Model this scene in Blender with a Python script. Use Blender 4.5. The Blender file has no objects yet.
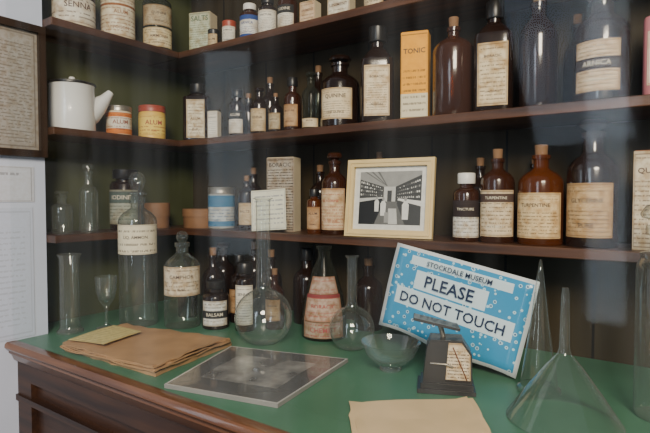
import bpy, bmesh, math, random
from mathutils import Vector, Matrix
random.seed(4)
pi=math.pi
# ------------------------------------------------------------------ materials
def newmat(name):
    m=bpy.data.materials.new(name); m.use_nodes=True
    nt=m.node_tree; nt.nodes.clear()
    out=nt.nodes.new("ShaderNodeOutputMaterial")
    return m,nt,out
def N(nt,t,**k):
    n=nt.nodes.new(t)
    for a,b in k.items(): setattr(n,a,b)
    return n
def plug(nt,s,v):
    if isinstance(v,bpy.types.NodeSocket): nt.links.new(v,s)
    else:
        if isinstance(v,(tuple,list)) and len(v)==3 and s.type=='RGBA': v=(*v,1)
        s.default_value=v
def M(nt,op,a,b=0.0,c=None,clamp=False):
    n=N(nt,"ShaderNodeMath",operation=op); n.use_clamp=clamp
    plug(nt,n.inputs[0],a); plug(nt,n.inputs[1],b)
    if c is not None: plug(nt,n.inputs[2],c)
    return n.outputs[0]
def MIX(nt,f,a,b,bt='MIX'):
    n=N(nt,"ShaderNodeMix",data_type='RGBA',blend_type=bt)
    plug(nt,n.inputs[0],f); plug(nt,n.inputs[6],a); plug(nt,n.inputs[7],b)
    return n.outputs[2]
def noise(nt,vec,scale,detail=3):
    n=N(nt,"ShaderNodeTexNoise"); n.inputs["Scale"].default_value=scale; n.inputs["Detail"].default_value=detail
    if vec is not None: nt.links.new(vec,n.inputs["Vector"])
    return n.outputs["Fac"]
def princ(nt,out,col,rough=.5,spec=.5,coat=0,metal=0,bump=None,bstr=.2):
    p=N(nt,"ShaderNodeBsdfPrincipled")
    plug(nt,p.inputs["Base Color"],col); plug(nt,p.inputs["Roughness"],rough)
    p.inputs["Specular IOR Level"].default_value=spec
    p.inputs["Coat Weight"].default_value=coat; p.inputs["Metallic"].default_value=metal
    if bump is not None:
        b=N(nt,"ShaderNodeBump"); b.inputs["Strength"].default_value=bstr; b.inputs["Distance"].default_value=.002
        nt.links.new(bump,b.inputs["Height"]); nt.links.new(b.outputs[0],p.inputs["Normal"])
    if out is not None: nt.links.new(p.outputs[0],out.inputs[0])
    return p
def plain(name,col,rough=.5,spec=.5,coat=0,metal=0,var=.15,scale=30):
    m,nt,out=newmat(name)
    tc=N(nt,"ShaderNodeTexCoord"); f=noise(nt,tc.outputs["Object"],scale,4)
    c=MIX(nt,f,tuple(v*(1-var) for v in col),tuple(min(1,v*(1+var)) for v in col))
    princ(nt,out,c,rough,spec,coat,metal); return m
def wood(name,c1,c2,axis=0,rough=.45,scale=1.0,coat=.1):
    m,nt,out=newmat(name)
    tc=N(nt,"ShaderNodeTexCoord"); mp=N(nt,"ShaderNodeMapping")
    s=[22*scale]*3; s[axis]=1.6*scale; mp.inputs["Scale"].default_value=s
    nt.links.new(tc.outputs["Object"],mp.inputs[0])
    f=noise(nt,mp.outputs[0],2.2,6); f2=noise(nt,tc.outputs["Object"],5,3)
    r=N(nt,"ShaderNodeValToRGB"); r.color_ramp.elements[0].position=.35; r.color_ramp.elements[1].position=.7
    r.color_ramp.elements[0].color=(*c1,1); r.color_ramp.elements[1].color=(*c2,1)
    nt.links.new(f,r.inputs[0])
    c=MIX(nt,M(nt,'MULTIPLY',f2,.5),r.outputs[0],c1)
    princ(nt,out,c,rough,.5,coat,0,f,.25); return m
def darkglass(name,col,trans,fac,rough=.05):
    m,nt,out=newmat(name)
    tc=N(nt,"ShaderNodeTexCoord"); f=noise(nt,tc.outputs["Object"],14,4)
    c=MIX(nt,f,tuple(v*.6 for v in col),tuple(v*1.5 for v in col))
    rr=M(nt,'MULTIPLY_ADD',f,.22,rough)
    p=princ(nt,None,c,rr,.6,.4)
    t=N(nt,"ShaderNodeBsdfTransparent"); plug(nt,t.inputs[0],trans)
    lw=N(nt,"ShaderNodeLayerWeight"); lw.inputs[0].default_value=.35
    fa=M(nt,'MULTIPLY',M(nt,'SUBTRACT',1.0,lw.outputs["Facing"]),fac)
    mx=N(nt,"ShaderNodeMixShader"); nt.links.new(fa,mx.inputs[0]); nt.links.new(p.outputs[0],mx.inputs[1]); nt.links.new(t.outputs[0],mx.inputs[2])
    nt.links.new(mx.outputs[0],out.inputs[0]); return m
def clearglass(name,tint=(.95,.97,.96),edge=(.70,.75,.72),haze=.022,ew=.7,gl=.08):
    m,nt,out=newmat(name)
    t=N(nt,"ShaderNodeBsdfTransparent")
    lw=N(nt,"ShaderNodeLayerWeight"); lw.inputs[0].default_value=.5
    fac=lw.outputs["Facing"]; e=M(nt,'POWER',fac,4.0)
    plug(nt,t.inputs[0],MIX(nt,e,tint,tuple(v*.35 for v in tint)))
    d=N(nt,"ShaderNodeBsdfDiffuse"); plug(nt,d.inputs[0],edge)
    g=N(nt,"ShaderNodeBsdfGlossy"); g.inputs["Roughness"].default_value=.03
    a=N(nt,"ShaderNodeMixShader"); nt.links.new(M(nt,'MULTIPLY_ADD',e,ew*.55,haze),a.inputs[0]); nt.links.new(t.outputs[0],a.inputs[1]); nt.links.new(d.outputs[0],a.inputs[2])
    fr=M(nt,'MULTIPLY_ADD',M(nt,'POWER',fac,3.0),ew,gl,True)
    b=N(nt,"ShaderNodeMixShader"); nt.links.new(fr,b.inputs[0]); nt.links.new(a.outputs[0],b.inputs[1]); nt.links.new(g.outputs[0],b.inputs[2])
    nt.links.new(b.outputs[0],out.inputs[0]); return m
_lab={}; _ink={}
def ink_mat(c):
    if c not in _ink: _ink[c]=plain("printing_ink",tuple(v+.035 for v in c),.6,.2)
    return _ink[c]
LINK={}
def label(paper=(.72,.62,.42),ink=(.06,.04,.03),lines=9,title=(.62,.85),band=None,stain=.5,seed=0,margin=.08,text=.6):
    key=(paper,ink,lines,title,band,stain,seed,margin)
    if key in _lab: return _lab[key]
    m,nt,out=newmat("label_paper")
    uv=N(nt,"ShaderNodeUVMap"); sx=N(nt,"ShaderNodeSeparateXYZ"); nt.links.new(uv.outputs[0],sx.inputs[0])
    u,v=sx.outputs[0],sx.outputs[1]
    n=lines*1.5
    vn=M(nt,'MULTIPLY',v,float(n)); fl=M(nt,'FLOOR',vn); fr=M(nt,'FRACT',vn)
    cb=N(nt,"ShaderNodeCombineXYZ"); nt.links.new(M(nt,'MULTIPLY',u,42.0),cb.inputs[0])
    nt.links.new(M(nt,'MULTIPLY_ADD',fl,7.3,float(seed)),cb.inputs[1]); nt.links.new(M(nt,'MULTIPLY',fr,1.0),cb.inputs[2])
    nz=noise(nt,cb.outputs[0],1.0,1)
    body=M(nt,'MULTIPLY',M(nt,'GREATER_THAN',nz,.46),M(nt,'MULTIPLY',M(nt,'GREATER_THAN',fr,.35),M(nt,'LESS_THAN',fr,.68)))
    inT=M(nt,'MULTIPLY',M(nt,'GREATER_THAN',v,title[0]),M(nt,'LESS_THAN',v,title[1]))
    txt=M(nt,'MULTIPLY',M(nt,'MULTIPLY',body,text),M(nt,'SUBTRACT',1.0,inT))
    inside=M(nt,'MULTIPLY',M(nt,'MULTIPLY',M(nt,'GREATER_THAN',u,margin),M(nt,'LESS_THAN',u,1-margin)),M(nt,'MULTIPLY',M(nt,'GREATER_THAN',v,margin),M(nt,'LESS_THAN',v,1-margin)))
    txt=M(nt,'MULTIPLY',txt,inside)
    bu=M(nt,'ABSOLUTE',M(nt,'SUBTRACT',u,.5)); bv=M(nt,'ABSOLUTE',M(nt,'SUBTRACT',v,.5))
    mxx=M(nt,'MAXIMUM',bu,bv); bd=M(nt,'MULTIPLY',M(nt,'GREATER_THAN',mxx,.462),M(nt,'LESS_THAN',mxx,.474))
    txt=M(nt,'MAXIMUM',txt,M(nt,'MULTIPLY',bd,.6))
    tc=N(nt,"ShaderNodeTexCoord"); st=noise(nt,tc.outputs["Object"],24+seed,6)
    r=N(nt,"ShaderNodeMapRange"); r.inputs[1].default_value=.40; r.inputs[2].default_value=.72; nt.links.new(st,r.inputs[0])
    base=MIX(nt,M(nt,'MULTIPLY',r.outputs[0],min(1,stain*1.7)),paper,(paper[0]*.55,paper[1]*.40,paper[2]*.24))
    eg=N(nt,"ShaderNodeMapRange"); eg.inputs[1].default_value=.40; eg.inputs[2].default_value=.5; nt.links.new(mxx,eg.inputs[0])
    base=MIX(nt,M(nt,'MULTIPLY',eg.outputs[0],min(.8,stain)),base,(paper[0]*.5,paper[1]*.36,paper[2]*.22))
    if band:
        for (b0,b1,bc) in band:
            inb=M(nt,'MULTIPLY',M(nt,'GREATER_THAN',v,b0),M(nt,'LESS_THAN',v,b1))
            base=MIX(nt,inb,base,bc)
    c=MIX(nt,txt,base,ink)
    princ(nt,out,c,.7,.25); _lab[key]=m
    tz=(title[0]+title[1])/2; dark=False
    if band:
        for (b0,b1,bc) in band:
            if b0<tz<b1 and sum(bc)<.5: dark=True
    LINK[m.name]=(ink_mat((.62,.56,.44)) if dark else ink_mat(ink),title); return m

DK=darkglass("dark_brown_glass",(.017,.008,.005),(.5,.2,.07),.2)
AMB=darkglass("amber_glass",(.11,.030,.007),(.8,.34,.09),.4)
BRN=darkglass("brown_glass",(.048,.016,.007),(.7,.28,.09),.3)
GRN=darkglass("grey_glass_with_powder",(.05,.052,.043),(.74,.78,.72),.9)
CLR2=clearglass("clear_glass")
CLR3=clearglass("old_clear_glass",(.86,.90,.87),(.50,.52,.48),.05)
BLK=plain("black_plastic",(.012,.011,.011),.35)
CORK=plain("cork",(.22,.12,.06),.8)
WHT=plain("white_cap",(.75,.73,.68),.4)
RED=plain("red_cap",(.35,.06,.03),.4)
ENAM=plain("white_enamel",(.80,.81,.80),.18,.5,.4,var=.04)
TINM=plain("tin_metal",(.35,.32,.27),.35,metal=.7)
CRM=plain("cream_card",(.70,.60,.42),.6)
BRASS=plain("brass_lid",(.42,.28,.12),.4,metal=.6)
cream=label((.74,.62,.42)); cream2=label((.66,.53,.33),(.05,.03,.02),11,(.5,.72),seed=3)
white=label((.78,.75,.66),(.05,.05,.06),10,(.66,.88),seed=5,stain=.3)
bw=label((.74,.70,.61),(.03,.03,.03),9,(.7,.92),band=((.62,1.0,(.03,.03,.03)),),seed=7)
tan=label((.55,.36,.20),(.07,.03,.02),12,(.6,.8),seed=9,stain=.6)
redw=label((.74,.66,.58),(.42,.05,.04),7,(.35,.62),seed=11)
orng=label((.75,.70,.60),(.25,.06,.03),5,(.4,.7),band=((.0,.25,(.65,.20,.04)),(.8,1.,(.65,.2,.04))),seed=12)
yel=label((.86,.64,.14),(.35,.05,.03),4,(.45,.8),seed=13,stain=.15)
blue=label((.72,.72,.68),(.04,.07,.22),8,(.5,.78),band=((.8,1.0,(.03,.07,.25)),(.0,.15,(.03,.07,.25))),seed=14)
bluet=label((.50,.54,.54),(.03,.10,.22),7,(.65,.9),band=((.62,.95,(.05,.17,.30)),(.05,.2,(.05,.17,.30))),seed=15)
dirty=label((.50,.42,.28),(.05,.03,.02),9,(.5,.7),seed=16,stain=.95)
greytin=label((.34,.36,.30),(.05,.05,.04),7,(.65,.9),band=((.62,.95,(.08,.11,.10)),),seed=17)

# ------------------------------------------------------------------ lettering meshes
_words={}
def word(w):
    if w in _words: return _words[w]
    t=bpy.data.curves.new("tmp",'FONT'); t.body=w; t.align_x='CENTER'; t.align_y='CENTER'; t.size=1; t.resolution_u=2; t.offset=.012
    o=bpy.data.objects.new("tmp",t); bpy.context.collection.objects.link(o)
    dg=bpy.context.evaluated_depsgraph_get(); dg.update()
    me=bpy.data.meshes.new_from_object(o.evaluated_get(dg))
    vs=[tuple(v.co) for v in me.vertices]; fs=[tuple(p.vertices) for p in me.polygons]
    bpy.data.objects.remove(o); bpy.data.curves.remove(t); bpy.data.meshes.remove(me)
    W=max(v[0] for v in vs)-min(v[0] for v in vs)
    _words[w]=(vs,fs,W); return _words[w]
WORDS=["IODINE","CAMPHOR","SALTS","TINCTURE","QUININE","GLYCERINE","BORACIC","SENNA","LINIMENT","ALUM","SULPHUR","ARNICA","AMMONIA","TURPENTINE","MIXTURE","BALSAM"]
SUB=["POISON","CHEMIST","NOT TO BE TAKEN","DISPENSARY","PURE","ONE OUNCE","B.P."]

# ------------------------------------------------------------------ mesh builder
class MB:
    def __init__(s): s.v=[];s.f=[];s.mi=[];s.uv=[];s.mats=[]
    def m(s,mat):
        if mat not in s.mats: s.mats.append(mat)
        return s.mats.index(mat)
    def face(s,idx,mat,uv=None):
        s.f.append(idx); s.mi.append(s.m(mat)); s.uv.append(uv or [(0,0)]*len(idx))
    def lathe(s,prof,mat,seg=32,c=(0,0,0),sq=0,asp=1.0,T=None):
        rings=[]
        for r,z in prof:
            if r<1e-6:
                p=Vector((c[0],c[1],c[2]+z)); p=T@p if T else p
                rings.append([len(s.v)]); s.v.append(tuple(p)); continue
            ring=[]
            for i in range(seg):
                a=2*pi*i/seg; k=sqf(a,sq)
                p=Vector((c[0]+r*k*math.cos(a),c[1]+r*k*asp*math.sin(a),c[2]+z)); p=T@p if T else p
                ring.append(len(s.v)); s.v.append(tuple(p))
            rings.append(ring)
        for A,B in zip(rings,rings[1:]):
            for i in range(seg):
                j=(i+1)%seg
                if len(A)==1 and len(B)==1: break
                if len(A)==1: s.face([A[0],B[j],B[i]],mat)
                elif len(B)==1: s.face([A[i],A[j],B[0]],mat)
                else: s.face([A[i],A[j],B[j],B[i]],mat)
    def wrap(s,r,z0,z1,ac,hw,mat,sq=0,asp=1.0,seg=16,off=.0006,r1=None,words=True):
        r1=r if r1 is None else r1; base=len(s.v)
        for i in range(seg+1):
            a=ac-hw+2*hw*i/seg; k=sqf(a,sq)
            for rr,z in ((r,z0),(r1,z1)):
                q=rr*k+off; s.v.append((q*math.cos(a),q*asp*math.sin(a),z))
        for i in range(seg):
            a=base+2*i; u0=i/seg;u1=(i+1)/seg
            s.face([a,a+2,a+3,a+1],mat,[(u0,0),(u1,0),(u1,1),(u0,1)])
        if words and mat.name in LINK:
            im,t=LINK[mat.name]; t=(max(t[0],.05),t[1])
            w=words if isinstance(words,str) else random.choice(WORDS)
            hh=(t[1]-t[0])*(z1-z0); zc=z0+(t[0]+t[1])/2*(z1-z0)
            rm=r+(r1-r)*(t[0]+t[1])/2
            s.letter(w,rm,zc,min(hh*.9,2*min(hw,1.1)*.60*rm/max(.1,word(w)[2])),ac,im,sq,asp)
            if (z1-z0)>.05 and t[0]>.35 and words is True:
                w2=random.choice(SUB); zz=z0+.22*(z1-z0)
                s.letter(w2,r,zz,min((z1-z0)*.11,2*min(hw,1.1)*.5*r/word(w2)[2]),ac,im,sq,asp)
    def letter(s,w,r,zc,size,ac,mat,sq=0,asp=1.0,off=.0011):
        vs,fs,W=word(w); b=len(s.v)
        for x,y,_ in vs:
            a=ac+x*size/r; k=sqf(a,sq); q=r*k+off
            s.v.append((q*math.cos(a),q*asp*math.sin(a),zc+y*size))
        for f in fs: s.face([b+i for i in f],mat)
    def flatletter(s,w,cx,y,zc,size,mat):
        vs,fs,W=word(w); b=len(s.v)
        for x,yy,_ in vs: s.v.append((cx+x*size,y,zc+yy*size))
        for f in fs: s.face([b+i for i in f],mat)
    def box(s,lo,hi,mat,T=None,mats=None):
        b=len(s.v)
        for z in (lo[2],hi[2]):
            for x,y in ((lo[0],lo[1]),(hi[0],lo[1]),(hi[0],hi[1]),(lo[0],hi[1])):
                p=Vector((x,y,z)); p=T@p if T else p; s.v.append(tuple(p))
        F=[(0,3,2,1),(4,5,6,7),(0,1,5,4),(1,2,6,5),(2,3,7,6),(3,0,4,7)]
        for i,q in enumerate(F):
            mm=mats.get(i,mat) if mats else mat
            s.face([b+k for k in q],mm,[(0,0),(1,0),(1,1),(0,1)])
    def tube(s,pts,rad,mat,seg=10,T=None):
        pts=[Vector(p) for p in pts]; rings=[]
        for i,p in enumerate(pts):
            d=(pts[min(i+1,len(pts)-1)]-pts[max(i-1,0)]).normalized()
            a=d.orthogonal().normalized() if i==0 else (a-d*a.dot(d)).normalized()
            b=d.cross(a); r=rad[i] if isinstance(rad,(list,tuple)) else rad; ring=[]
            for k in range(seg):
                t=2*pi*k/seg; q=p+(a*math.cos(t)+b*math.sin(t))*r; q=T@q if T else q
                ring.append(len(s.v)); s.v.append(tuple(q))
            rings.append(ring)
        for A,B in zip(rings,rings[1:]):
            for k in range(seg):
                j=(k+1)%seg; s.face([A[k],A[j],B[j],B[k]],mat)
        s.face(rings[0][::-1],mat); s.face(rings[-1],mat)
    def obj(s,name,loc=(0,0,0),rot=(0,0,0),parent=None,smooth=True,bevel=0,sc=1,sharp=38):
        me=bpy.data.meshes.new(name); me.from_pydata(s.v,[],s.f)
        for m in s.mats: me.materials.append(m)
        ul=me.uv_layers.new(name="UVMap")
        k=0
        for p,mi,uv in zip(me.polygons,s.mi,s.uv):
            p.material_index=mi; p.use_smooth=smooth
            for c in uv: ul.data[k].uv=c; k+=1
        if smooth: me.set_sharp_from_angle(angle=math.radians(sharp))
        o=bpy.data.objects.new(name,me); bpy.context.collection.objects.link(o)
        o.location=loc; o.rotation_euler=rot; o.scale=(sc,sc,sc)
        if parent: o.parent=parent
        if bevel:
            b=o.modifiers.new("bevel",'BEVEL'); b.width=bevel; b.segments=2; b.limit_method='ANGLE'
        return o
def sqf(a,n):
    if not n: return 1.0
    return 1/((abs(math.cos(a))**n+abs(math.sin(a))**n)**(1/n))

def face_for(x):
    return -pi/2+(1.25-x)*.42+random.uniform(-.12,.12)
def bottle(name,x,y,z,r,H,glass=DK,cap='cork',capm=None,sh=.58,nk=.74,nr=.36,labels=(),sq=0,fa=None,ct=.9,asp=1.0,capw=1.35,words=True):
    mb=MB(); fa=face_for(x) if fa is None else fa
    n=nr*r
    P=[(0,0.002),(r*.8,0.001),(r*.94,0),(r,.012*H+.001),(r,sh*H),(r*.96,(sh+.22*(nk-sh))*H),(r*.86,(sh+.45*(nk-sh))*H),(r*.70 if nr<.6 else r*.9,(sh+.68*(nk-sh))*H),(max(n,r*.5) if nr<.45 else n,(sh+.85*(nk-sh))*H),(n,nk*H+.002)]
    lip0=(ct-.05)*H
    if lip0>nk*H+.004: P+=[(n,lip0)]
    P+=[(n*1.22,lip0+.002),(n*1.22,ct*H-.001),(n*1.1,ct*H),(n*.8,ct*H)]
    if sq:
        mb.lathe(P[:5]+[P[5]],glass,40,sq=sq,asp=asp); mb.lathe([(P[5][0]*1.0,P[5][1]),(P[7][0],P[7][1]),P[9]],glass,40,sq=2.6,asp=asp); mb.lathe(P[9:],glass,40)
    else: mb.lathe(P,glass,36,asp=asp)
    for (a,b,hw,lm) in labels: mb.wrap(r,a*H,b*H,0,math.radians(hw),lm,sq=sq,asp=asp,words=words)
    if cap=='screw':
        cm=capm or BLK; R=n*capw
        mb.lathe([(0,lip0-.001),(R*.97,lip0-.001),(R,lip0+.001),(R,H-.002),(R*.93,H),(0,H)],cm,36)
    elif cap=='cork':
        cm=capm or CORK; mb.lathe([(n*.78,ct*H-.003),(n*.8,ct*H),(n*.88,H-.001),(n*.8,H),(0,H)],cm,24)
    elif cap=='disc':
        cm=capm or glass; R=n*1.5
        mb.lathe([(n*.7,ct*H-.002),(n*.6,ct*H+.15*(1-ct)*H),(R*.95,ct*H+.35*(1-ct)*H),(R,ct*H+.55*(1-ct)*H),(R*.8,H*.995),(R*.3,H),(0,H)],cm,32)
    elif cap=='ball':
        cm=capm or glass; R=(1-ct)*H*.52; zc=H-R
        mb.lathe([(n*.7,ct*H-.002),(n*.5,ct*H+.002)]+[(R*math.sin(t),zc-R*math.cos(t)) for t in [i*pi/10 for i in range(1,10)]]+[(0,H)],cm,28)
    elif cap=='dome':
        cm=capm or glass; R=r*.44; h0=ct*H
        mb.lathe([(n*.7,h0-.002),(n*.8,h0+.004),(R*1.1,h0+.006),(R*1.12,h0+.010),(n*.9,h0+.014),(n*.8,h0+.02),(R*.8,h0+.03),(R,h0+.042),(R*.95,h0+.055),(R*.7,h0+.066),(R*.3,h0+.071),(0,h0+.072)],cm,32)
    return mb.obj(name,(x,y,z),(0,0,fa))
def jar(name,x,y,z,r,H,body,lab,capm,fa=None,cf=.8,labz=(.06,.76),hw=175,lidw=1.02,words=True):
    mb=MB(); fa=face_for(x) if fa is None else fa
    mb.lathe([(0,.002),(r*.93,0),(r,.003),(r,(cf-.06)*H),(r*.94,(cf-.02)*H),(r*.9,cf*H)],body,36)
    L=r*lidw
    mb.lathe([(0,cf*H-.003),(L,cf*H-.003),(L,cf*H),(L*.985,cf*H+.004),(L*.985,H-.006),(L,H-.004),(L,H-.002),(L*.95,H),(L*.8,H-.002),(0,H-.002)],capm,36)
    if lab: mb.wrap(r,labz[0]*H,labz[1]*H,0,math.radians(hw),lab,seg=32,words=words)
    return mb.obj(name,(x,y,z),(0,0,fa))
def carton(name,x,y,z,w,d,H,face,side,rot,words=True):
    mb=MB(); mb.box((-w/2,-d/2,0),(w/2,d/2,H),side,mats={2:face,3:side,5:side})
    mb.box((-w/2+.002,-d/2+.002,H),(w/2-.002,d/2-.002,H+.0015),side)
    o=mb.obj(name,(x,y,z),(0,0,rot),smooth=False,bevel=.0008)
    if face.name in LINK and words:
        im,t=LINK[face.name]; wd=words if isinstance(words,str) else random.choice(WORDS); tb=MB()
        tb.flatletter(wd,0,-d/2-.0006,H*(t[0]+t[1])/2,min(H*(t[1]-t[0])*1.1,w*.8/word(wd)[2]),im); tb.obj("lettering",parent=o,smooth=False)
    return o

# ------------------------------------------------------------------ room + case
S1,S2,S3,CT=1.748,1.460,1.170,.90
XW=-.045   # face of the whitewashed wall
YA=-.415   # front of the alcove
WD=wood("shelf_wood",(.034,.012,.005),(.145,.056,.022),0)
WDY=wood("side_shelf_wood",(.034,.012,.005),(.12,.048,.020),1)
BACK=None
m,nt,out=newmat("back_boards"); BACK=m
tc=N(nt,"ShaderNodeTexCoord"); sx=N(nt,"ShaderNodeSeparateXYZ"); nt.links.new(tc.outputs["Object"],sx.inputs[0])
mp=N(nt,"ShaderNodeMapping"); mp.inputs["Scale"].default_value=(14,14,2); nt.links.new(tc.outputs["Object"],mp.inputs[0])
f=noise(nt,mp.outputs[0],2,5)
bx=M(nt,'FRACT',M(nt,'MULTIPLY',M(nt,'ADD',sx.outputs[0],sx.outputs[1]),5.0))
gap=M(nt,'LESS_THAN',bx,.03)
c=MIX(nt,f,(.018,.013,.006),(.055,.040,.019)); c=MIX(nt,gap,c,(.006,.004,.003))
princ(nt,out,c,.6,.3,0,0,f,.2)
GREENW=plain("green_painted_boards",(.058,.068,.026),.6,var=.5,scale=6)
COUNT=plain("green_counter_baize",(.066,.180,.112),.38,.45,var=.28,scale=7)
WALLW=plain("whitewashed_wall",(.60,.66,.82),.75,.2,var=.06,scale=9)
FLOORM=wood("floor_boards",(.06,.035,.02),(.16,.09,.05),1,.5)
def slab(name,lo,hi,mat,bevel=0,mats=None):
    mb=MB(); mb.box(lo,hi,mat,mats=mats); return mb.obj(name,smooth=False,bevel=bevel)
slab("floor",(-.6,-3.4,-.05),(2.6,.25,0),FLOORM)
slab("wall_back",(-.25,.20,0),(2.6,.25,2.7),BACK)
slab("wall_alcove",(-.22,YA,0),(-.17,.20,2.7),GREENW)
slab("wall_left",(-.22,-1.0,0),(XW,YA,2.7),WALLW)
slab("wall_right",(1.95,-.50,0),(2.0,.20,2.7),BACK)
for z in (S1,S2,S3,2.06):  # topmost board is added out of view to block light from above
    mb=MB()
    mb.box((-.168,.0,z-.021),(1.948,.198,z),WD)
    mb.box((-.168,YA+.002,z-.0212),(-.0,-.0005,z-.0002),WDY)
    mb.obj("display_shelf",smooth=False,bevel=.002)
# counter
mb=MB()
YF=-.525
DW=wood("counter_body_wood",(.020,.008,.0045),(.075,.030,.013),0,.5)
xa=XW+.001
mb.box((-.168,YA+.002,CT-.03),(1.948,.198,CT),COUNT)
mb.box((xa,YF+.018,CT-.03),(1.948,YA+.0015,CT),COUNT)
mb.box((xa,YF+.03,CT-.10),(1.948,YF+.06,CT-.031),DW)
mb.box((xa,YF+.045,.0),(1.948,YF+.07,CT-.10),DW)
for x0 in (xa,.52,1.07,1.62):
    mb.box((x0,YF+.03,.0),(x0+.07,YF+.0449,CT-.10),DW)
mb.box((xa,YF+.022,.0),(1.948,YF+.0449,.14),DW)
mb.box((xa,YF+.024,CT-.155),(1.948,YF+.0449,CT-.140),DW)
co=mb.obj("display_counter",smooth=False)
prof=[(.0,0.0015),(-.013,.001),(-.018,-.004),(-.019,-.012),(-.015,-.018),(-.009,-.021),(-.009,-.028),(-.003,-.033),(.003,-.048),(.0115,-.055),(.0115,0.0)]
mb=MB(); 
xs=(xa,1.947); nP=len(prof)
for x in xs:
    for (dy,dz) in prof: mb.v.append((x,YF+.018+dy,CT+dz))
EDGE=wood("counter_edge_wood",(.085,.030,.012),(.25,.11,.048),0,.3,coat=.4)
for i in range(nP):
    j=(i+1)%nP; mb.face([i,i+nP,j+nP,j],EDGE)
mb.face(list(range(nP)),EDGE); mb.face(list(range(2*nP-1,nP-1,-1)),EDGE)
e=mb.obj("edge_moulding"); e.parent=co

# ------------------------------------------------------------------ shelf 1
jar("storage_jar",-.075,-.31,S1,.056,.15,CRM,label((.74,.70,.60),(.08,.04,.03),6,(.35,.6),band=((.70,1,(.05,.03,.025)),),seed=21),BRASS,fa=-.3)
jar("storage_jar",-.075,-.17,S1,.049,.165,CRM,label((.78,.72,.56),(.25,.10,.04),7,(.55,.7),seed=22,band=((.78,.84,(.3,.12,.05)),)),CRM,fa=-.4,cf=.72)
bottle("powder_bottle",-.07,-.03,S1,.046,.22,GRN,'screw',sh=.72,nk=.82,nr=.5,labels=((.05,.33,80,label((.76,.66,.42),(.1,.05,.03),5,(.4,.7),seed=23)),(.36,.66,75,dirty)),fa=-.5)
carton("patterned_tin",.035,.075,S1,.078,.05,.135,label((.55,.60,.45),(.07,.12,.06),12,(.75,.95),seed=24,margin=.03),CRM,.35)
jar("small_jar",.107,.055,S1,.019,.065,DK,cream2,BLK,cf=.72,hw=60)
jar("small_jar",.178,.055,S1,.022,.078,DK,white,RED,cf=.72,hw=70)
bottle("labelled_bottle",.262,.06,S1,.030,.115,BRN,'screw',WHT,sh=.72,nk=.8,nr=.5,labels=((.08,.66,75,blue),))
bottle("labelled_bottle",.335,.06,S1,.028,.12,DK,'screw',sh=.7,nk=.8,nr=.5,labels=((.08,.64,80,white),))
bottle("labelled_bottle",.412,.06,S1,.029,.125,BRN,'screw',sh=.7,nk=.8,nr=.5,labels=((.1,.6,60,bw),))
carton("small_carton",.495,.06,S1,.05,.035,.07,label((.66,.5,.34),(.15,.06,.03),5,(.5,.8),seed=26),CRM,.1)
carton("small_carton",.60,.06,S1,.065,.04,.058,label((.70,.66,.55),(.1,.05,.03),4,(.5,.8),seed=27),CRM,.15)
bottle("labelled_bottle",.70,.07,S1,.03,.13,DK,labels=((.1,.5,60,cream),))
for x in (.82,.95,1.08,1.22): bottle("labelled_bottle",x,.07,S1,.036,.19,DK,labels=((.1,.5,60,cream2),))

# ------------------------------------------------------------------ shelf 2
mb=MB(); r=.062
mb.lathe([(0,.002),(r*.97,0),(r,.004),(r*.985,.06),(r*.96,.128),(r*.99,.131)],ENAM,44)
mb.lathe([(r*.99,.131),(r*1.03,.133),(r*1.03,.137),(r*.98,.139)],BLK,44)
mb.lathe([(r*.98,.139),(r*.8,.142),(r*.4,.145),(.012,.146),(.007,.149),(.009,.154),(.007,.157),(0,.158)],ENAM,44)
mb.tube([(0,.018,.030),(0,.045,.056),(0,.070,.082),(0,.090,.104),(0,.106,.126)],[.028,.034,.027,.017,.010],ENAM,20)
mb.tube([(-.01-r*.93,0,.115),(-r*1.25,0,.118),(-r*1.42,0,.10),(-r*1.42,0,.065),(-r*1.2,0,.035),(-r*.93,0,.03)],.0055,ENAM,10)
k=mb.obj("enamel_teapot",(-.078,-.318,S2),(0,0,-.30))
jar("ointment_jar",-.07,-.175,S2,.037,.092,CRM,orng,TINM,fa=-.45,cf=.86)
jar("yellow_tin",-.062,-.06,S2,.042,.108,plain("yellow_tin_paint",(.75,.48,.09),.4),yel,RED,fa=-.5,cf=.84,labz=(.1,.7))
bottle("square_bottle",.022,.06,S2,.044,.190,DK,'screw',sh=.74,nk=.83,nr=.42,labels=((.04,.70,34,label((.78,.72,.56),(.2,.12,.06),8,(.4,.6),seed=31,stain=.6)),),sq=6,fa=-.9)
carton("small_carton",.118,.045,S2,.034,.03,.088,white,CRM,.4)
bottle("slim_bottle",.206,.06,S2,.026,.15,DK,'screw',sh=.66,nk=.78,nr=.5,labels=((.08,.55,60,bw),))
bottle("slim_bottle",.300,.06,S2,.026,.145,DK,'disc',sh=.64,nk=.76,nr=.4,labels=((.08,.55,65,cream2),))
bottle("slim_bottle",.370,.055,S2,.021,.12,DK,'cork',labels=((.1,.5,60,dirty),))
bottle("slim_bottle",.430,.06,S2,.025,.158,BRN,'screw',sh=.62,nk=.76,nr=.45,labels=((.1,.5,60,tan),))
bottle("slim_bottle",.497,.06,S2,.026,.165,GRN,'disc',sh=.6,nk=.76,nr=.4,labels=((.05,.2,60,cream),))
bottle("stoppered_bottle",.592,.065,S2,.053,.195,DK,'disc',sh=.60,nk=.76,nr=.4,labels=((.10,.52,52,cream),))
bottle("square_bottle",.711,.062,S2,.042,.25,DK,'screw',sh=.62,nk=.78,nr=.36,labels=((.07,.58,38,label((.78,.66,.46),(.05,.04,.03),14,(.68,.85),seed=33)),),sq=6,fa=-1.1,capw=1.5)
YC=label((.88,.40,.03),(.05,.03,.02),9,(.60,.96),band=((.03,.30,(.72,.64,.44)),),seed=34,stain=.15)
ct=carton("yellow_carton",.820,.06,S2,.066,.045,.213,YC,plain("carton_yellow",(.75,.36,.04),.6),.28,words="TONIC")
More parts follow.
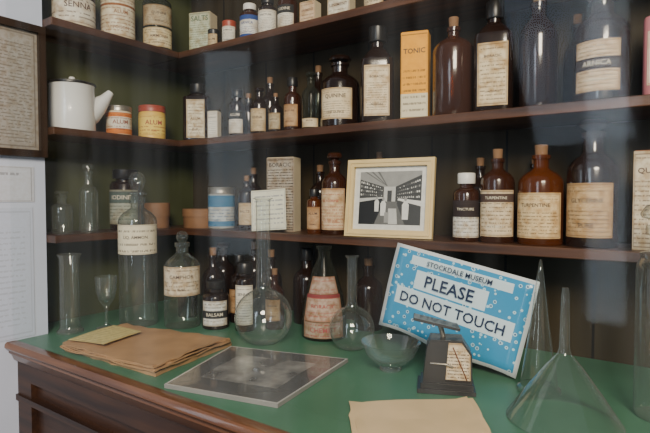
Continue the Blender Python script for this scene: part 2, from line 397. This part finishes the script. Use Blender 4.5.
bottle("round_bottle",.915,.064,S2,.048,.235,BRN,'cork',sh=.66,nk=.80,nr=.28,labels=())
bottle("square_bottle",1.012,.062,S2,.042,.25,DK,'screw',sh=.66,nk=.8,nr=.34,labels=((.05,.6,38,label((.72,.60,.40),(.05,.03,.02),10,(.7,.86),seed=35,stain=.6)),),sq=6,fa=-1.35)
bottle("tall_dark_bottle",1.105,.065,S2,.039,.254,DK,'cork',sh=.6,nk=.78,nr=.36)
bottle("stoppered_bottle",1.227,.064,S2,.052,.235,DK,'disc',sh=.60,nk=.76,nr=.42,labels=((.08,.5,48,label((.66,.52,.34),(.05,.03,.02),8,(.44,.64),band=((.42,.66,(.04,.03,.03)),),seed=36)),))
bottle("square_bottle",1.335,.06,S2,.036,.20,plain("pink_plastic",(.45,.16,.18),.5),'screw',sh=.72,nk=.82,nr=.4,labels=((.1,.6,40,redw),),sq=6,fa=-1.5)
for x,y,r,H in ((.16,.16,.028,.16),(.26,.155,.03,.20),(.45,.16,.03,.21),(.66,.165,.028,.22),(.77,.16,.028,.24),(.97,.165,.028,.24),(1.165,.165,.028,.22)):
    bottle("dark_bottle",x,y,S2,r,H,random.choice([DK,BRN]))

# ------------------------------------------------------------------ shelf 3
bottle("clear_stoppered_bottle",-.075,-.355,S3,.028,.12,CLR3,'disc',sh=.6,nk=.72,nr=.45,labels=())
bottle("clear_bottle",-.075,-.275,S3,.026,.200,CLR3,'disc',sh=.58,nk=.7,nr=.42)
bottle("labelled_bottle",-.08,-.15,S3,.046,.19,DK,'screw',sh=.75,nk=.82,nr=.6,labels=((.1,.66,70,greytin),))
WB=plain("bentwood",(.24,.12,.055),.6,var=.3)
mb=MB()
mb.lathe([(0,.0),(.058,0),(.059,.002),(.059,.040)],WB,40); mb.lathe([(.059,.038),(.062,.038),(.062,.062),(.060,.064),(0,.064)],WB,40)
mb.obj("round_wooden_box",(.020,.072,S3))
mb=MB(); mb.lathe([(0,.0),(.040,0),(.041,.002),(.041,.040)],WB,40); mb.lathe([(.041,.038),(.044,.038),(.044,.082),(.042,.084),(0,.084)],WB,40)
mb.obj("round_wooden_box",(-.085,-.03,S3))
jar("patterned_tin",.132,.06,S3,.042,.135,TINM,bluet,TINM,cf=.88,labz=(.03,.84))
bottle("slim_bottle",.245,.06,S3,.025,.17,DK,'cork',sh=.66,nk=.78,labels=((.1,.5,60,cream2),))
carton("tall_patterned_box",.375,.085,S3,.090,.05,.22,label((.42,.38,.32),(.03,.02,.02),18,(.84,.96),seed=41,margin=.02,text=.95),CRM,.25)
bottle("amber_medicine_bottle",.512,.055,S3,.021,.125,AMB,'screw',sh=.72,nk=.8,nr=.5,labels=((.1,.6,60,tan),))
bottle("amber_medicine_bottle",.577,.062,S3,.036,.225,BRN,'disc',sh=.62,nk=.76,nr=.4,labels=((.06,.56,70,label((.68,.52,.34),(.35,.05,.03),9,(.6,.8),seed=43)),))
for x,y,r,H in ((.19,.15,.03,.20),(.29,.155,.032,.22),(.46,.155,.032,.2),(.66,.165,.028,.23),(.95,.16,.03,.2),(1.08,.165,.03,.2)):
    bottle("dark_bottle",x,y,S3,r,H,DK)
# framed photograph of a shop interior
mb=MB(); W=.236;H=.200
FR=plain("cream_frame_paint",(.70,.53,.25),.4)
mb.box((-W/2,0,0),(W/2,.008,H),BLK)
for lo,hi in (((-W/2,-.012,0),(W/2,0,.019)),((-W/2,-.012,H-.019),(W/2,0,H)),((-W/2,-.012,.019),(-W/2+.019,0,H-.019)),((W/2-.019,-.012,.019),(W/2,0,H-.019))): mb.box(lo,hi,FR)
for lo,hi in (((-W/2+.006,-.0145,.006),(W/2-.006,-.012,.010)),((-W/2+.006,-.0145,H-.010),(W/2-.006,-.012,H-.006)),((-W/2+.006,-.0145,.010),(-W/2+.010,-.012,H-.010)),((W/2-.010,-.0145,.010),(W/2-.006,-.012,H-.010))): mb.box(lo,hi,FR)
g=[plain("photo_grey",(t,t,t*.95),.3,.5,.3,var=.2,scale=60) for t in (.012,.05,.13,.30,.52,.70)]
pw,ph=W-.036,H-.036; px0,pz0=-W/2+.018,.018
def pq(pts,gm,d):
    b=len(mb.v)
    for u_,v_ in pts: mb.v.append((px0+u_*pw,-.001-d*.0001,pz0+v_*ph))
    mb.face(list(range(b,b+len(pts))),gm)
pq([(0,0),(1,0),(1,1),(0,1)],g[5],0)
a0,a1,b0,b1=.08,.92,.09,.92
pq([(a0,b0),(a1,b0),(a1,b1),(a0,b1)],g[1],1)
pq([(a0,b1),(a1,b1),(a1,.86),(.58,.68),(.42,.68),(a0,.80)],g[3],2)
for t in (.2,.5,.8): pq([(a0+t*.3,b1),(a0+t*.3+.03,b1),(.47,.69),(.46,.69)],g[2],3)
pq([(.42,.45),(.58,.45),(.58,.68),(.42,.68)],g[4],3)
pq([(.47,.45),(.53,.45),(.53,.62),(.47,.62)],g[1],4)
pq([(a0,b0),(a1,b0),(a1,.2),(.60,.45),(.42,.45),(a0,.25)],g[2],2)
pq([(a0,.45),(.42,.50),(.42,.42),(.30,.09),(a0,.09)],g[0],4)
pq([(a0,.50),(.40,.52),(.42,.50),(a0,.44)],g[4],5)
pq([(a1,.40),(.62,.48),(.60,.42),(.72,.09),(a1,.09)],g[1],4)
pq([(a1,.46),(.62,.50),(.61,.47),(a1,.38)],g[5],5)
rg=random.Random(3)
for side in (0,1):
    for row in range(4):
        for q in range(12):
            t=q/12+.02; X=(a0+.01+t*(.40-a0)) if side==0 else (a1-.03-t*(a1-.62)); top=.80-.12*t if side==0 else .84-.16*t; bot=.54-.01*t if side==0 else .5
            Z=bot+(top-bot)*(row+.1)/4; s_=.018*(1-.5*t); 
            pq([(X,Z),(X+s_,Z),(X+s_,Z+s_*rg.uniform(1.2,2.2)),(X,Z+s_*rg.uniform(1.2,2.2))],g[rg.choice([3,4,5,2])],6)
for X,Z,s_ in ((.33,.40,.9),(.42,.36,1.1),(.72,.33,1.3)):
    pq([(X-.03*s_,Z-.12*s_),(X+.03*s_,Z-.12*s_),(X+.035*s_,Z+.05*s_),(X+.015*s_,Z+.09*s_),(X-.015*s_,Z+.09*s_),(X-.035*s_,Z+.05*s_)],g[5],8)
    pq([(X+.016*s_*math.cos(i*pi/4),Z+.12*s_+.024*s_*math.sin(i*pi/4)) for i in range(8)],g[3],8)
pq([(.50,.10),(.62,.10),(.60,.34),(.49,.34)],g[4],9); pq([(.44,.12),(.5,.12),(.5,.28),(.44,.28)],g[3],9)
mb.obj("framed_photograph",(.757,.035,S3),(-.12,0,.10),smooth=False)
bottle("medicine_bottle",.953,.055,S3,.030,.158,BRN,'screw',WHT,sh=.70,nk=.8,nr=.5,labels=((.06,.6,75,label((.70,.68,.62),(.04,.03,.03),7,(.62,.9),band=((.55,1,(.03,.02,.02)),),seed=44)),),fa=-1.3)
bottle("amber_medicine_bottle",1.023,.06,S3,.037,.21,BRN,'cork',CORK,sh=.66,nk=.78,nr=.34,labels=((.07,.56,70,label((.70,.58,.40),(.05,.03,.02),8,(.74,.92),band=((.74,.92,(.08,.05,.04)),),seed=45)),))
bottle("amber_medicine_bottle",1.115,.063,S3,.046,.214,AMB,'cork',sh=.62,nk=.76,nr=.34,labels=((.07,.52,72,label((.74,.56,.32),(.07,.04,.02),9,(.6,.85),seed=46)),),words="TURPENTINE")
bottle("stoppered_bottle",1.215,.066,S3,.049,.26,DK,'disc',sh=.60,nk=.74,nr=.42,labels=((.08,.5,60,label((.55,.38,.20),(.05,.03,.02),9,(.55,.8),seed=47)),))
carton("old_book",1.325,.065,S3,.075,.05,.19,label((.66,.58,.44),(.08,.04,.03),14,(.7,.9),seed=48,margin=.04),plain("book_cover",(.25,.1,.05),.6),.05)
NOTE=label((.76,.76,.62),(.12,.14,.22),6,(.0,.02),seed=49,stain=.1); LINK.pop(NOTE.name,None)
mb=MB()
for i in range(5):
    for j in range(5):
        u_,v_=i/4,j/4; mb.v.append(((u_-.5)*.108,.004*math.sin(u_*3)+.003*v_,v_*.120))
for i in range(4):
    for j in range(4):
        a=i*5+j; mb.face([a,a+5,a+6,a+1],NOTE,[(i/4,j/4),((i+1)/4,j/4),((i+1)/4,(j+1)/4),(i/4,(j+1)/4)])
mb.obj("handwritten_note",(.374,.018,S3+.006),(-.1,-.07,.35))

# ------------------------------------------------------------------ counter things
Z0=CT+.0003
mb=MB(); mb.lathe([(0,.004),(.030,.004),(.034,0),(.034,.006),(.028,.012),(.026,.02),(.026,.205),(.030,.212),(.031,.216),(.027,.214)],CLR3,36)
mb.obj("measuring_cylinder",(-.01,-.372,Z0))
mb=MB(); mb.lathe([(0,.003),(.026,0),(.027,.002),(.010,.008),(.0045,.018),(.0045,.055),(.010,.066),(.022,.085),(.028,.11),(.030,.148),(.029,.148),(.026,.11),(.018,.087),(0,.072)],CLR2,32)
mb.obj("cordial_glass",(.033,-.290,Z0))
bottle("stoppered_apothecary_bottle",.062,-.205,Z0,.054,.445,CLR3,'dome',CLR2,sh=.68,nk=.765,nr=.34,ct=.84,labels=((.47,.66,80,label((.78,.72,.54),(.06,.04,.03),3,(.4,.75),seed=51,stain=.1)),),fa=-.72,words="LIQ. AMMON.")
bottle("globe_stopper_bottle",.182,-.142,Z0,.052,.275,CLR3,'ball',CLR2,sh=.62,nk=.76,nr=.34,ct=.88,labels=((.34,.64,72,label((.68,.60,.46),(.08,.05,.04),5,(.5,.8),seed=52)),),fa=-.75)
bottle("dark_bottle",.275,-.100,Z0,.038,.135,DK,'screw',sh=.66,nk=.78,nr=.5,labels=((.08,.6,60,label((.70,.70,.66),(.02,.02,.02),5,(.3,.6),band=((.3,.6,(.03,.03,.03)),),seed=53)),),fa=-.85)
bottle("dark_bottle",.366,-.075,Z0,.027,.19,DK,'screw',sh=.74,nk=.82,nr=.6,labels=((.1,.68,60,white),),fa=-.95)
for x,y,r,H in ((.205,-.045,.033,.22),(.28,-.01,.03,.20),(.355,.05,.032,.215),(.42,-.01,.027,.17),(.14,.06,.04,.225),(.45,.1,.04,.22),(.64,.14,.04,.2),(.24,.10,.035,.23),(.10,-.055,.03,.20)):
    bottle("dark_bottle",x,y,Z0,r,H,DK if x!=.42 else BRN,random.choice(['cork','disc','screw']),labels=((.15,.5,55,random.choice([dirty,tan])),) if x in (.42,.28) else ())
def flask(name,x,y,R,H,nr,mat,flat=.35):
    mb=MB(); P=[(0,.001),(R*.5,0)]
    zc=R*math.cos(math.asin(.5))
    t0=pi-math.asin(.5); t1=math.asin(nr*1.3/R)
    for i in range(1,17):
        t=t0+(t1-t0)*i/16; P.append((R*math.sin(t),zc+R*math.cos(t)))
    P+=[(nr*1.05,zc+R+.004),(nr,zc+R+.012),(nr,H-.006),(nr*1.35,H-.002),(nr*1.4,H),(nr*1.1,H)]
    mb.lathe(P,mat,44); return mb.obj(name,(x,y,Z0))
flask("round_flask",.490,-.135,.074,.37,.018,CLR2)
flask("florence_flask",.705,-.050,.056,.228,.0125,CLR2)
mb=MB(); RR=.060
mb.lathe([(0,.002),(RR*.95,0),(RR,.005),(RR,.05),(RR*.82,.12),(RR*.52,.18),(RR*.28,.212),(RR*.28,.232),(RR*.36,.234),(RR*.36,.243),(0,.243)],GRN,40)
mb.wrap(RR,.008,.05,0,1.0,label((.40,.32,.25),(.3,.05,.05),2,(.2,.8),seed=55,stain=.8),seg=24,words="CHEMIST")
mb.wrap(RR,.051,.12,0,1.0,label((.46,.34,.27),(.34,.06,.05),5,(.35,.75),seed=56,band=((.86,1,(.22,.05,.05)),),stain=.8),seg=24,r1=RR*.82)
mb.wrap(RR*.82,.1205,.165,0,.9,label((.42,.32,.26),(.34,.06,.05),4,(.3,.7),seed=57,stain=.8),seg=24,r1=RR*.595,words=False)
mb.obj("conical_flask",(.585,.0,Z0),(0,0,-1.0))
def sheet(name,pts,z,thick,mat,wav=.002,nx=10,ny=8,parent=None,layers=1,seedv=1,rim=None,crumple=0,off=.006):
    rg=random.Random(seedv); a,b,c,d=[Vector((*p,0)) for p in pts]; mb=MB()
    for L in range(layers):
        z0=z+L*thick*1.05; base=len(mb.v); ox,oy=rg.uniform(-off,off)*(L>0),rg.uniform(-off,off)*(L>0); ph=rg.random()*6
        cr={(i,j):crumple*rg.random() for i in range(nx+1) for j in range(ny+1)}
        jt={(i,j):(rg.uniform(-1,1),rg.uniform(-1,1)) for i in range(nx+1) for j in range(ny+1)}
        for lvl in (0,1):
            for i in range(nx+1):
                for j in range(ny+1):
                    u_,v_=i/nx,j/ny
                    p=a*(1-u_)*(1-v_)+b*u_*(1-v_)+c*u_*v_+d*(1-u_)*v_
                    e=wav*(.5+.5*math.sin(u_*5+ph)*math.cos(v_*4+ph*2)) + wav*1.5*max(0,abs(u_-.5)*2-.8)*5*(.5+.5*math.sin(v_*6+ph))+cr[i,j]
                    if lvl==0 and L==0: e=0
                    jx,jy=jt[i,j]; k=wav*.8 if (i in(0,nx) or j in (0,ny)) else 0
                    mb.v.append((p.x+ox+jx*k,p.y+oy+jy*k,z0+max(0,e)+lvl*thick))
        n=(nx+1)*(ny+1); I=lambda l,i,j: base+l*n+i*(ny+1)+j
        for i in range(nx):
            for j in range(ny):
                mb.face([I(1,i,j),I(1,i+1,j),I(1,i+1,j+1),I(1,i,j+1)],mat,[(i/nx,j/ny),((i+1)/nx,j/ny),((i+1)/nx,(j+1)/ny),(i/nx,(j+1)/ny)])
                mb.face([I(0,i,j),I(0,i,j+1),I(0,i+1,j+1),I(0,i+1,j)],mat)
        rm=rim or mat
        for i in range(nx):
            mb.face([I(0,i,0),I(0,i+1,0),I(1,i+1,0),I(1,i,0)],rm); mb.face([I(0,i+1,ny),I(0,i,ny),I(1,i,ny),I(1,i+1,ny)],rm)
        for j in range(ny):
            mb.face([I(0,0,j+1),I(0,0,j),I(1,0,j),I(1,0,j+1)],rm); mb.face([I(0,nx,j),I(0,nx,j+1),I(1,nx,j+1),I(1,nx,j)],rm)
    return mb.obj(name,parent=parent,sharp=24 if crumple else 38)
PB=plain("brown_paper",(.40,.235,.115),.7,var=.4,scale=14)
bk=sheet("brown_paper_folder",((.150,-.474),(.482,-.458),(.448,-.210),(.110,-.272)),CT+.0005,.0026,PB,.005,nx=14,ny=11,layers=6,seedv=5,crumple=.0035,off=.009)
NB=label((.66,.56,.24),(.2,.16,.08),8,(.0,.02),seed=58,stain=.2)
sheet("paper_note",((.165,-.470),(.268,-.442),(.240,-.322),(.122,-.325)),CT+.0285,.0006,NB,.001,parent=bk)
m,nt,out=newmat("plate_print")
uv=N(nt,"ShaderNodeUVMap"); sx=N(nt,"ShaderNodeSeparateXYZ"); nt.links.new(uv.outputs[0],sx.inputs[0]); u,v=sx.outputs[0],sx.outputs[1]
ins=M(nt,'MULTIPLY',M(nt,'MULTIPLY',M(nt,'GREATER_THAN',u,.17),M(nt,'LESS_THAN',u,.83)),M(nt,'MULTIPLY',M(nt,'GREATER_THAN',v,.22),M(nt,'LESS_THAN',v,.80)))
rimf=M(nt,'GREATER_THAN',M(nt,'MAXIMUM',M(nt,'ABSOLUTE',M(nt,'SUBTRACT',u,.5)),M(nt,'ABSOLUTE',M(nt,'SUBTRACT',v,.5))),.485)
mp=N(nt,"ShaderNodeMapping"); mp.inputs["Scale"].default_value=(1.6,1.6,1); nt.links.new(uv.outputs[0],mp.inputs[0])
nz=noise(nt,mp.outputs[0],3,6); r=N(nt,"ShaderNodeValToRGB"); r.color_ramp.elements[0].position=.35; r.color_ramp.elements[1].position=.7; r.color_ramp.elements[0].color=(.12,.12,.12,1); r.color_ramp.elements[1].color=(.38,.37,.35,1); nt.links.new(nz,r.inputs[0])
c=MIX(nt,ins,(.12,.123,.125),r.outputs[0]); c=MIX(nt,rimf,c,(.52,.51,.49)); princ(nt,out,c,.2,.5,.8)
sheet("mounted_photograph",((.552,-.490),(.795,-.436),(.758,-.150),(.470,-.232)),CT+.0005,.008,m,.0001,nx=2,ny=2,seedv=3,rim=plain("plate_rim",(.25,.24,.23),.4))
LP=plain("letter_paper",(.68,.51,.30),.7,var=.15,scale=18)
sheet("folded_letter",((.985,-.480),(1.135,-.330),(1.060,-.205),(.895,-.350)),CT+.0005,.0012,LP,.003,layers=3,seedv=8)
# sign, slipped sideways in front of the shelf edge
sg=bpy.data.objects.new("museum_sign",None); bpy.context.collection.objects.link(sg)
sg.location=(.934,-.045,CT+.030); sg.rotation_euler=(-.13,.185,-.06)
m,nt,out=newmat("sign_blue_pattern")
uv=N(nt,"ShaderNodeUVMap"); vo=N(nt,"ShaderNodeTexVoronoi"); vo.inputs["Scale"].default_value=15
mp=N(nt,"ShaderNodeMapping"); mp.inputs["Scale"].default_value=(1.6,1,1); nt.links.new(uv.outputs[0],mp.inputs[0]); nt.links.new(mp.outputs[0],vo.inputs["Vector"])
a=M(nt,'LESS_THAN',vo.outputs["Distance"],.30); b_=M(nt,'LESS_THAN',vo.outputs["Distance"],.17); b2=M(nt,'LESS_THAN',vo.outputs["Distance"],.07)
c=MIX(nt,a,(.035,.27,.50),(.45,.68,.78)); c=MIX(nt,b_,c,(.015,.06,.20)); c=MIX(nt,b2,c,(.45,.68,.78))
sx=N(nt,"ShaderNodeSeparateXYZ"); nt.links.new(uv.outputs[0],sx.inputs[0]); u,v=sx.outputs[0],sx.outputs[1]
def rect(cx,cy,hx,hy): return M(nt,'MULTIPLY',M(nt,'LESS_THAN',M(nt,'ABSOLUTE',M(nt,'SUBTRACT',u,cx)),hx),M(nt,'LESS_THAN',M(nt,'ABSOLUTE',M(nt,'SUBTRACT',v,cy)),hy))
c=MIX(nt,rect(.46,.655,.26,.105),c,(.60,.74,.80))
c=MIX(nt,rect(.5,.43,.42,.10),c,(.60,.74,.80))
c=MIX(nt,rect(.5,.86,.36,.05),c,(.60,.74,.80))
edge=rect(.5,.5,.475,.46)
c=MIX(nt,edge,(.66,.70,.72),c); princ(nt,out,c,.3,.5,.3)
mb=MB(); SW,SH=.334,.204; k_=SH/.212
for i in range(13):
    for j in range(9):
        u_,v_=i/12,j/8; mb.v.append(((u_-.5)*SW,.003*math.sin(u_*7)*(1-v_)+.002*math.cos(v_*5+u_*3),v_*SH+(.004*math.sin(u_*9) if j==0 else 0)+.004))
for i in range(12):
    for j in range(8):
        a=i*9+j; mb.face([a,a+9,a+10,a+1],m,[(i/12,j/8),((i+1)/12,j/8),((i+1)/12,(j+1)/8),(i/12,(j+1)/8)])
so=mb.obj("sheet",parent=sg); sd=so.modifiers.new("s",'SOLIDIFY'); sd.thickness=.001; sd.offset=1
INK=plain("sign_ink",(.01,.02,.06),.5)
tb=MB()
tb.flatletter("STOCKDALE MUSEUM",-.0,-.0062,.186*k_,.0158,INK); tb.flatletter("PLEASE",-.014,-.0062,.143*k_,.0385,INK); tb.flatletter("DO NOT TOUCH",.0,-.0062,.094*k_,.032,INK)
tb.obj("lettering",parent=sg,smooth=False)
# postal scale
mb=MB(); SB=plain("black_scale_paint",(.03,.03,.032),.4,.5,.2)
DIAL=label((.70,.60,.44),(.05,.03,.03),8,(.80,.95),band=((.0,.06,(.03,.03,.03)),),seed=61,stain=.8,text=.85)
mb.box((-.054,-.038,0),(.054,.038,.008),SB); mb.box((-.048,-.032,.008),(.050,.032,.018),SB)
b=len(mb.v); pf=((-.044,.018),(.048,.018),(.047,.074),(.030,.100),(-.030,.100),(-.036,.085))
for y in (-.026,.026):
    for x,z in pf: mb.v.append((x,y,z))
mb.face([b+i for i in range(6)],SB); mb.face([b+11-i for i in range(6)],SB)
for i in range(6):
    j=(i+1)%6; mb.face([b+i,b+i+6,b+j+6,b+j],SB)
b=len(mb.v); q=[(-.002,.021),(.045,.021),(.044,.073),(.028,.096),(.004,.096)]
for x,z in q: mb.v.append((x,-.0266,z))
mb.face([b+i for i in range(5)],DIAL,[((x+.002)/.047,(z-.021)/.075) for x,z in q])
mb.tube([(-.005,0,.10),(-.012,0,.125)],.005,TINM)
T=Matrix.Translation((-.020,0,.126))@Matrix.Rotation(.20,4,'Y')@Matrix.Rotation(-.10,4,'X')
mb.box((-.044,-.038,0),(.044,.038,.005),SB,T=T)
mb.tube([(.038,-.0275,.026),(.012,-.0280,.088)],.0010,plain("needle_brown",(.14,.04,.02),.5))
mb.tube([(-.030,-.026,.055),(.0,-.029,.055),(.012,-.029,.05)],.002,TINM)
mb.obj("postal_scale",(.998,-.172,CT+.0005),(0,0,.42),smooth=True,bevel=.0012)
mb=MB(); mb.lathe([(0,.004),(.022,.0),(.024,.004),(.020,.010),(.036,.018),(.053,.035),(.062,.058),(.064,.062),(.061,.060),(.050,.037),(.033,.022),(0,.014)],CLR2,44)
mb.obj("glass_bowl",(.860,-.140,Z0))
mb=MB(); mb.lathe([(.037,0),(.040,.002),(.039,.008),(.033,.012),(.033,.02),(.017,.13),(.006,.225),(.002,.252),(0,.254)],CLR2,28)
mb.obj("glass_cone",(1.150,-.085,Z0))
mb=MB(); mb.lathe([(.088,0),(.090,.002),(.086,.008),(.058,.05),(.028,.092),(.011,.112),(.008,.122),(.006,.21),(.0045,.222),(.003,.222)],CLR2,48)
mb.obj("glass_funnel",(1.215,-.200,Z0))
bottle("large_glass_jar",1.355,-.085,Z0,.050,.36,CLR2,'disc',sh=.7,nk=.8,nr=.6)
# ------------------------------------------------------------------ frame and papers on left wall
fr=MB(); DF=wood("dark_frame_wood",(.015,.008,.005),(.05,.025,.015),2)
x0=XW+.0005; y1,y0,z0,z1=YA+.0,-.72,1.378,1.722
for lo,hi in (((x0,y0,z0),(x0+.018,y1,z0+.018)),((x0,y0,z1-.018),(x0+.018,y1,z1)),((x0,y0,z0+.018),(x0+.018,y0+.018,z1-.018)),((x0,y1-.018,z0+.018),(x0+.018,y1,z1-.018))): fr.box(lo,hi,DF)
def wallcard(mb,x,ya,yb,za,zb,mat):
    b=len(mb.v)
    for y,z in ((ya,za),(yb,za),(yb,zb),(ya,zb)): mb.v.append((x,y,z))
    mb.face([b,b+1,b+2,b+3],mat,[(0,0),(1,0),(1,1),(0,1)])
wallcard(fr,x0+.006,y0+.017,y1-.017,z0+.017,z1-.017,label((.36,.345,.32),(.12,.10,.08),24,(.9,.95),seed=71,stain=.35,margin=.06))
fr.obj("framed_document",smooth=False)
mb=MB(); mb.box((x0,-.66,1.26),(x0+.001,-.445,1.352),white); wallcard(mb,x0+.0015,-.66,-.445,1.26,1.352,label((.62,.66,.76),(.2,.2,.22),3,(.3,.7),seed=72,stain=.1,margin=.15))
mb.obj("printed_card",smooth=False)
mb=MB(); mb.box((x0,-.66,.905),(x0+.001,-.45,1.245),white); wallcard(mb,x0+.0015,-.66,-.45,.905,1.245,label((.58,.65,.82),(.42,.47,.58),16,(.85,.92),seed=73,stain=.05,margin=.1))
mb.obj("printed_sheet",smooth=False)
# front glass of the display case
m,nt,out=newmat("case_glass")
t=N(nt,"ShaderNodeBsdfTransparent"); t.inputs[0].default_value=(.97,.985,.98,1)
g1=N(nt,"ShaderNodeBsdfGlossy"); g1.inputs["Roughness"].default_value=.05
lw=N(nt,"ShaderNodeLayerWeight"); fa=M(nt,'MULTIPLY_ADD',M(nt,'POWER',lw.outputs["Facing"],3.0),.11,.014)
d=N(nt,"ShaderNodeBsdfDiffuse"); d.inputs[0].default_value=(.75,.8,.85,1)  # pale layer for dust, with reflection haze painted into the pane
tc=N(nt,"ShaderNodeTexCoord"); mp=N(nt,"ShaderNodeMapping"); mp.inputs["Scale"].default_value=(5,3,.35); mp.inputs["Rotation"].default_value=(0,.10,0); nt.links.new(tc.outputs["Object"],mp.inputs[0])
dz=noise(nt,mp.outputs[0],2.2,3)
dzr=N(nt,"ShaderNodeMapRange"); dzr.inputs[1].default_value=.45; dzr.inputs[2].default_value=.75; nt.links.new(dz,dzr.inputs[0])
a1=N(nt,"ShaderNodeMixShader"); nt.links.new(M(nt,'MULTIPLY',dzr.outputs[0],.035),a1.inputs[0]); nt.links.new(t.outputs[0],a1.inputs[1]); nt.links.new(d.outputs[0],a1.inputs[2])
a2=N(nt,"ShaderNodeMixShader"); nt.links.new(fa,a2.inputs[0]); nt.links.new(a1.outputs[0],a2.inputs[1]); nt.links.new(g1.outputs[0],a2.inputs[2])
nt.links.new(a2.outputs[0],out.inputs[0])
mb=MB(); b=0
for x,z in ((XW+.002,CT+.002),(1.947,CT+.002),(1.947,2.6),(XW+.002,2.6)): mb.v.append((x,-.505,z))
mb.face([0,1,2,3],m)
mb.obj("case_front_glass",smooth=False)

# ------------------------------------------------------------------ light
w=bpy.data.worlds.new("w"); bpy.context.scene.world=w; w.use_nodes=True
w.node_tree.nodes["Background"].inputs[0].default_value=(.74,.85,1.0,1); w.node_tree.nodes["Background"].inputs[1].default_value=.24
def area(name,loc,tgt,sx_,sy_,e,col):
    l=bpy.data.lights.new(name,'AREA'); l.shape='RECTANGLE'; l.size=sx_; l.size_y=sy_; l.energy=e; l.color=col
    o=bpy.data.objects.new(name,l); bpy.context.collection.objects.link(o); o.location=loc
    o.rotation_euler=(Vector(tgt)-Vector(loc)).to_track_quat('-Z','Y').to_euler()
area("daylight_window_lamp",(2.25,-2.3,2.5),(.75,0,1.05),.8,.8,112,(1,.85,.66))
area("right_streak_lamp",(1.02,-2.9,1.6),(1.0,0,1.3),.18,2.0,8,(.75,.88,1))  # added narrow lamp, mirrored in the case glass as the right-hand streak
area("left_streak_lamp",(-1.6,-2.8,1.6),(.2,0,1.2),.35,1.6,8,(.75,.88,1))  # added out of view for a second reflected streak, further left
# cool window light falling on the whitewashed wall at the left
area("wall_side_daylight_lamp",(.9,-2.4,1.9),(-.05,-.6,1.1),.5,.8,6,(.70,.82,1))
# ------------------------------------------------------------------ camera
cd=bpy.data.cameras.new("camera"); cam=bpy.data.objects.new("camera",cd); bpy.context.collection.objects.link(cam)
bpy.context.scene.camera=cam; cd.sensor_width=36; cd.lens=516/650*36; cd.clip_start=.01
P=math.radians(2.05); Fh=Vector((-0.578,0.816,0)).normalized(); F=Fh*math.cos(P)+Vector((0,0,-math.sin(P)))
cam.location=(1.38,-1.118,1.27); cam.rotation_euler=F.to_track_quat('-Z','Y').to_euler()
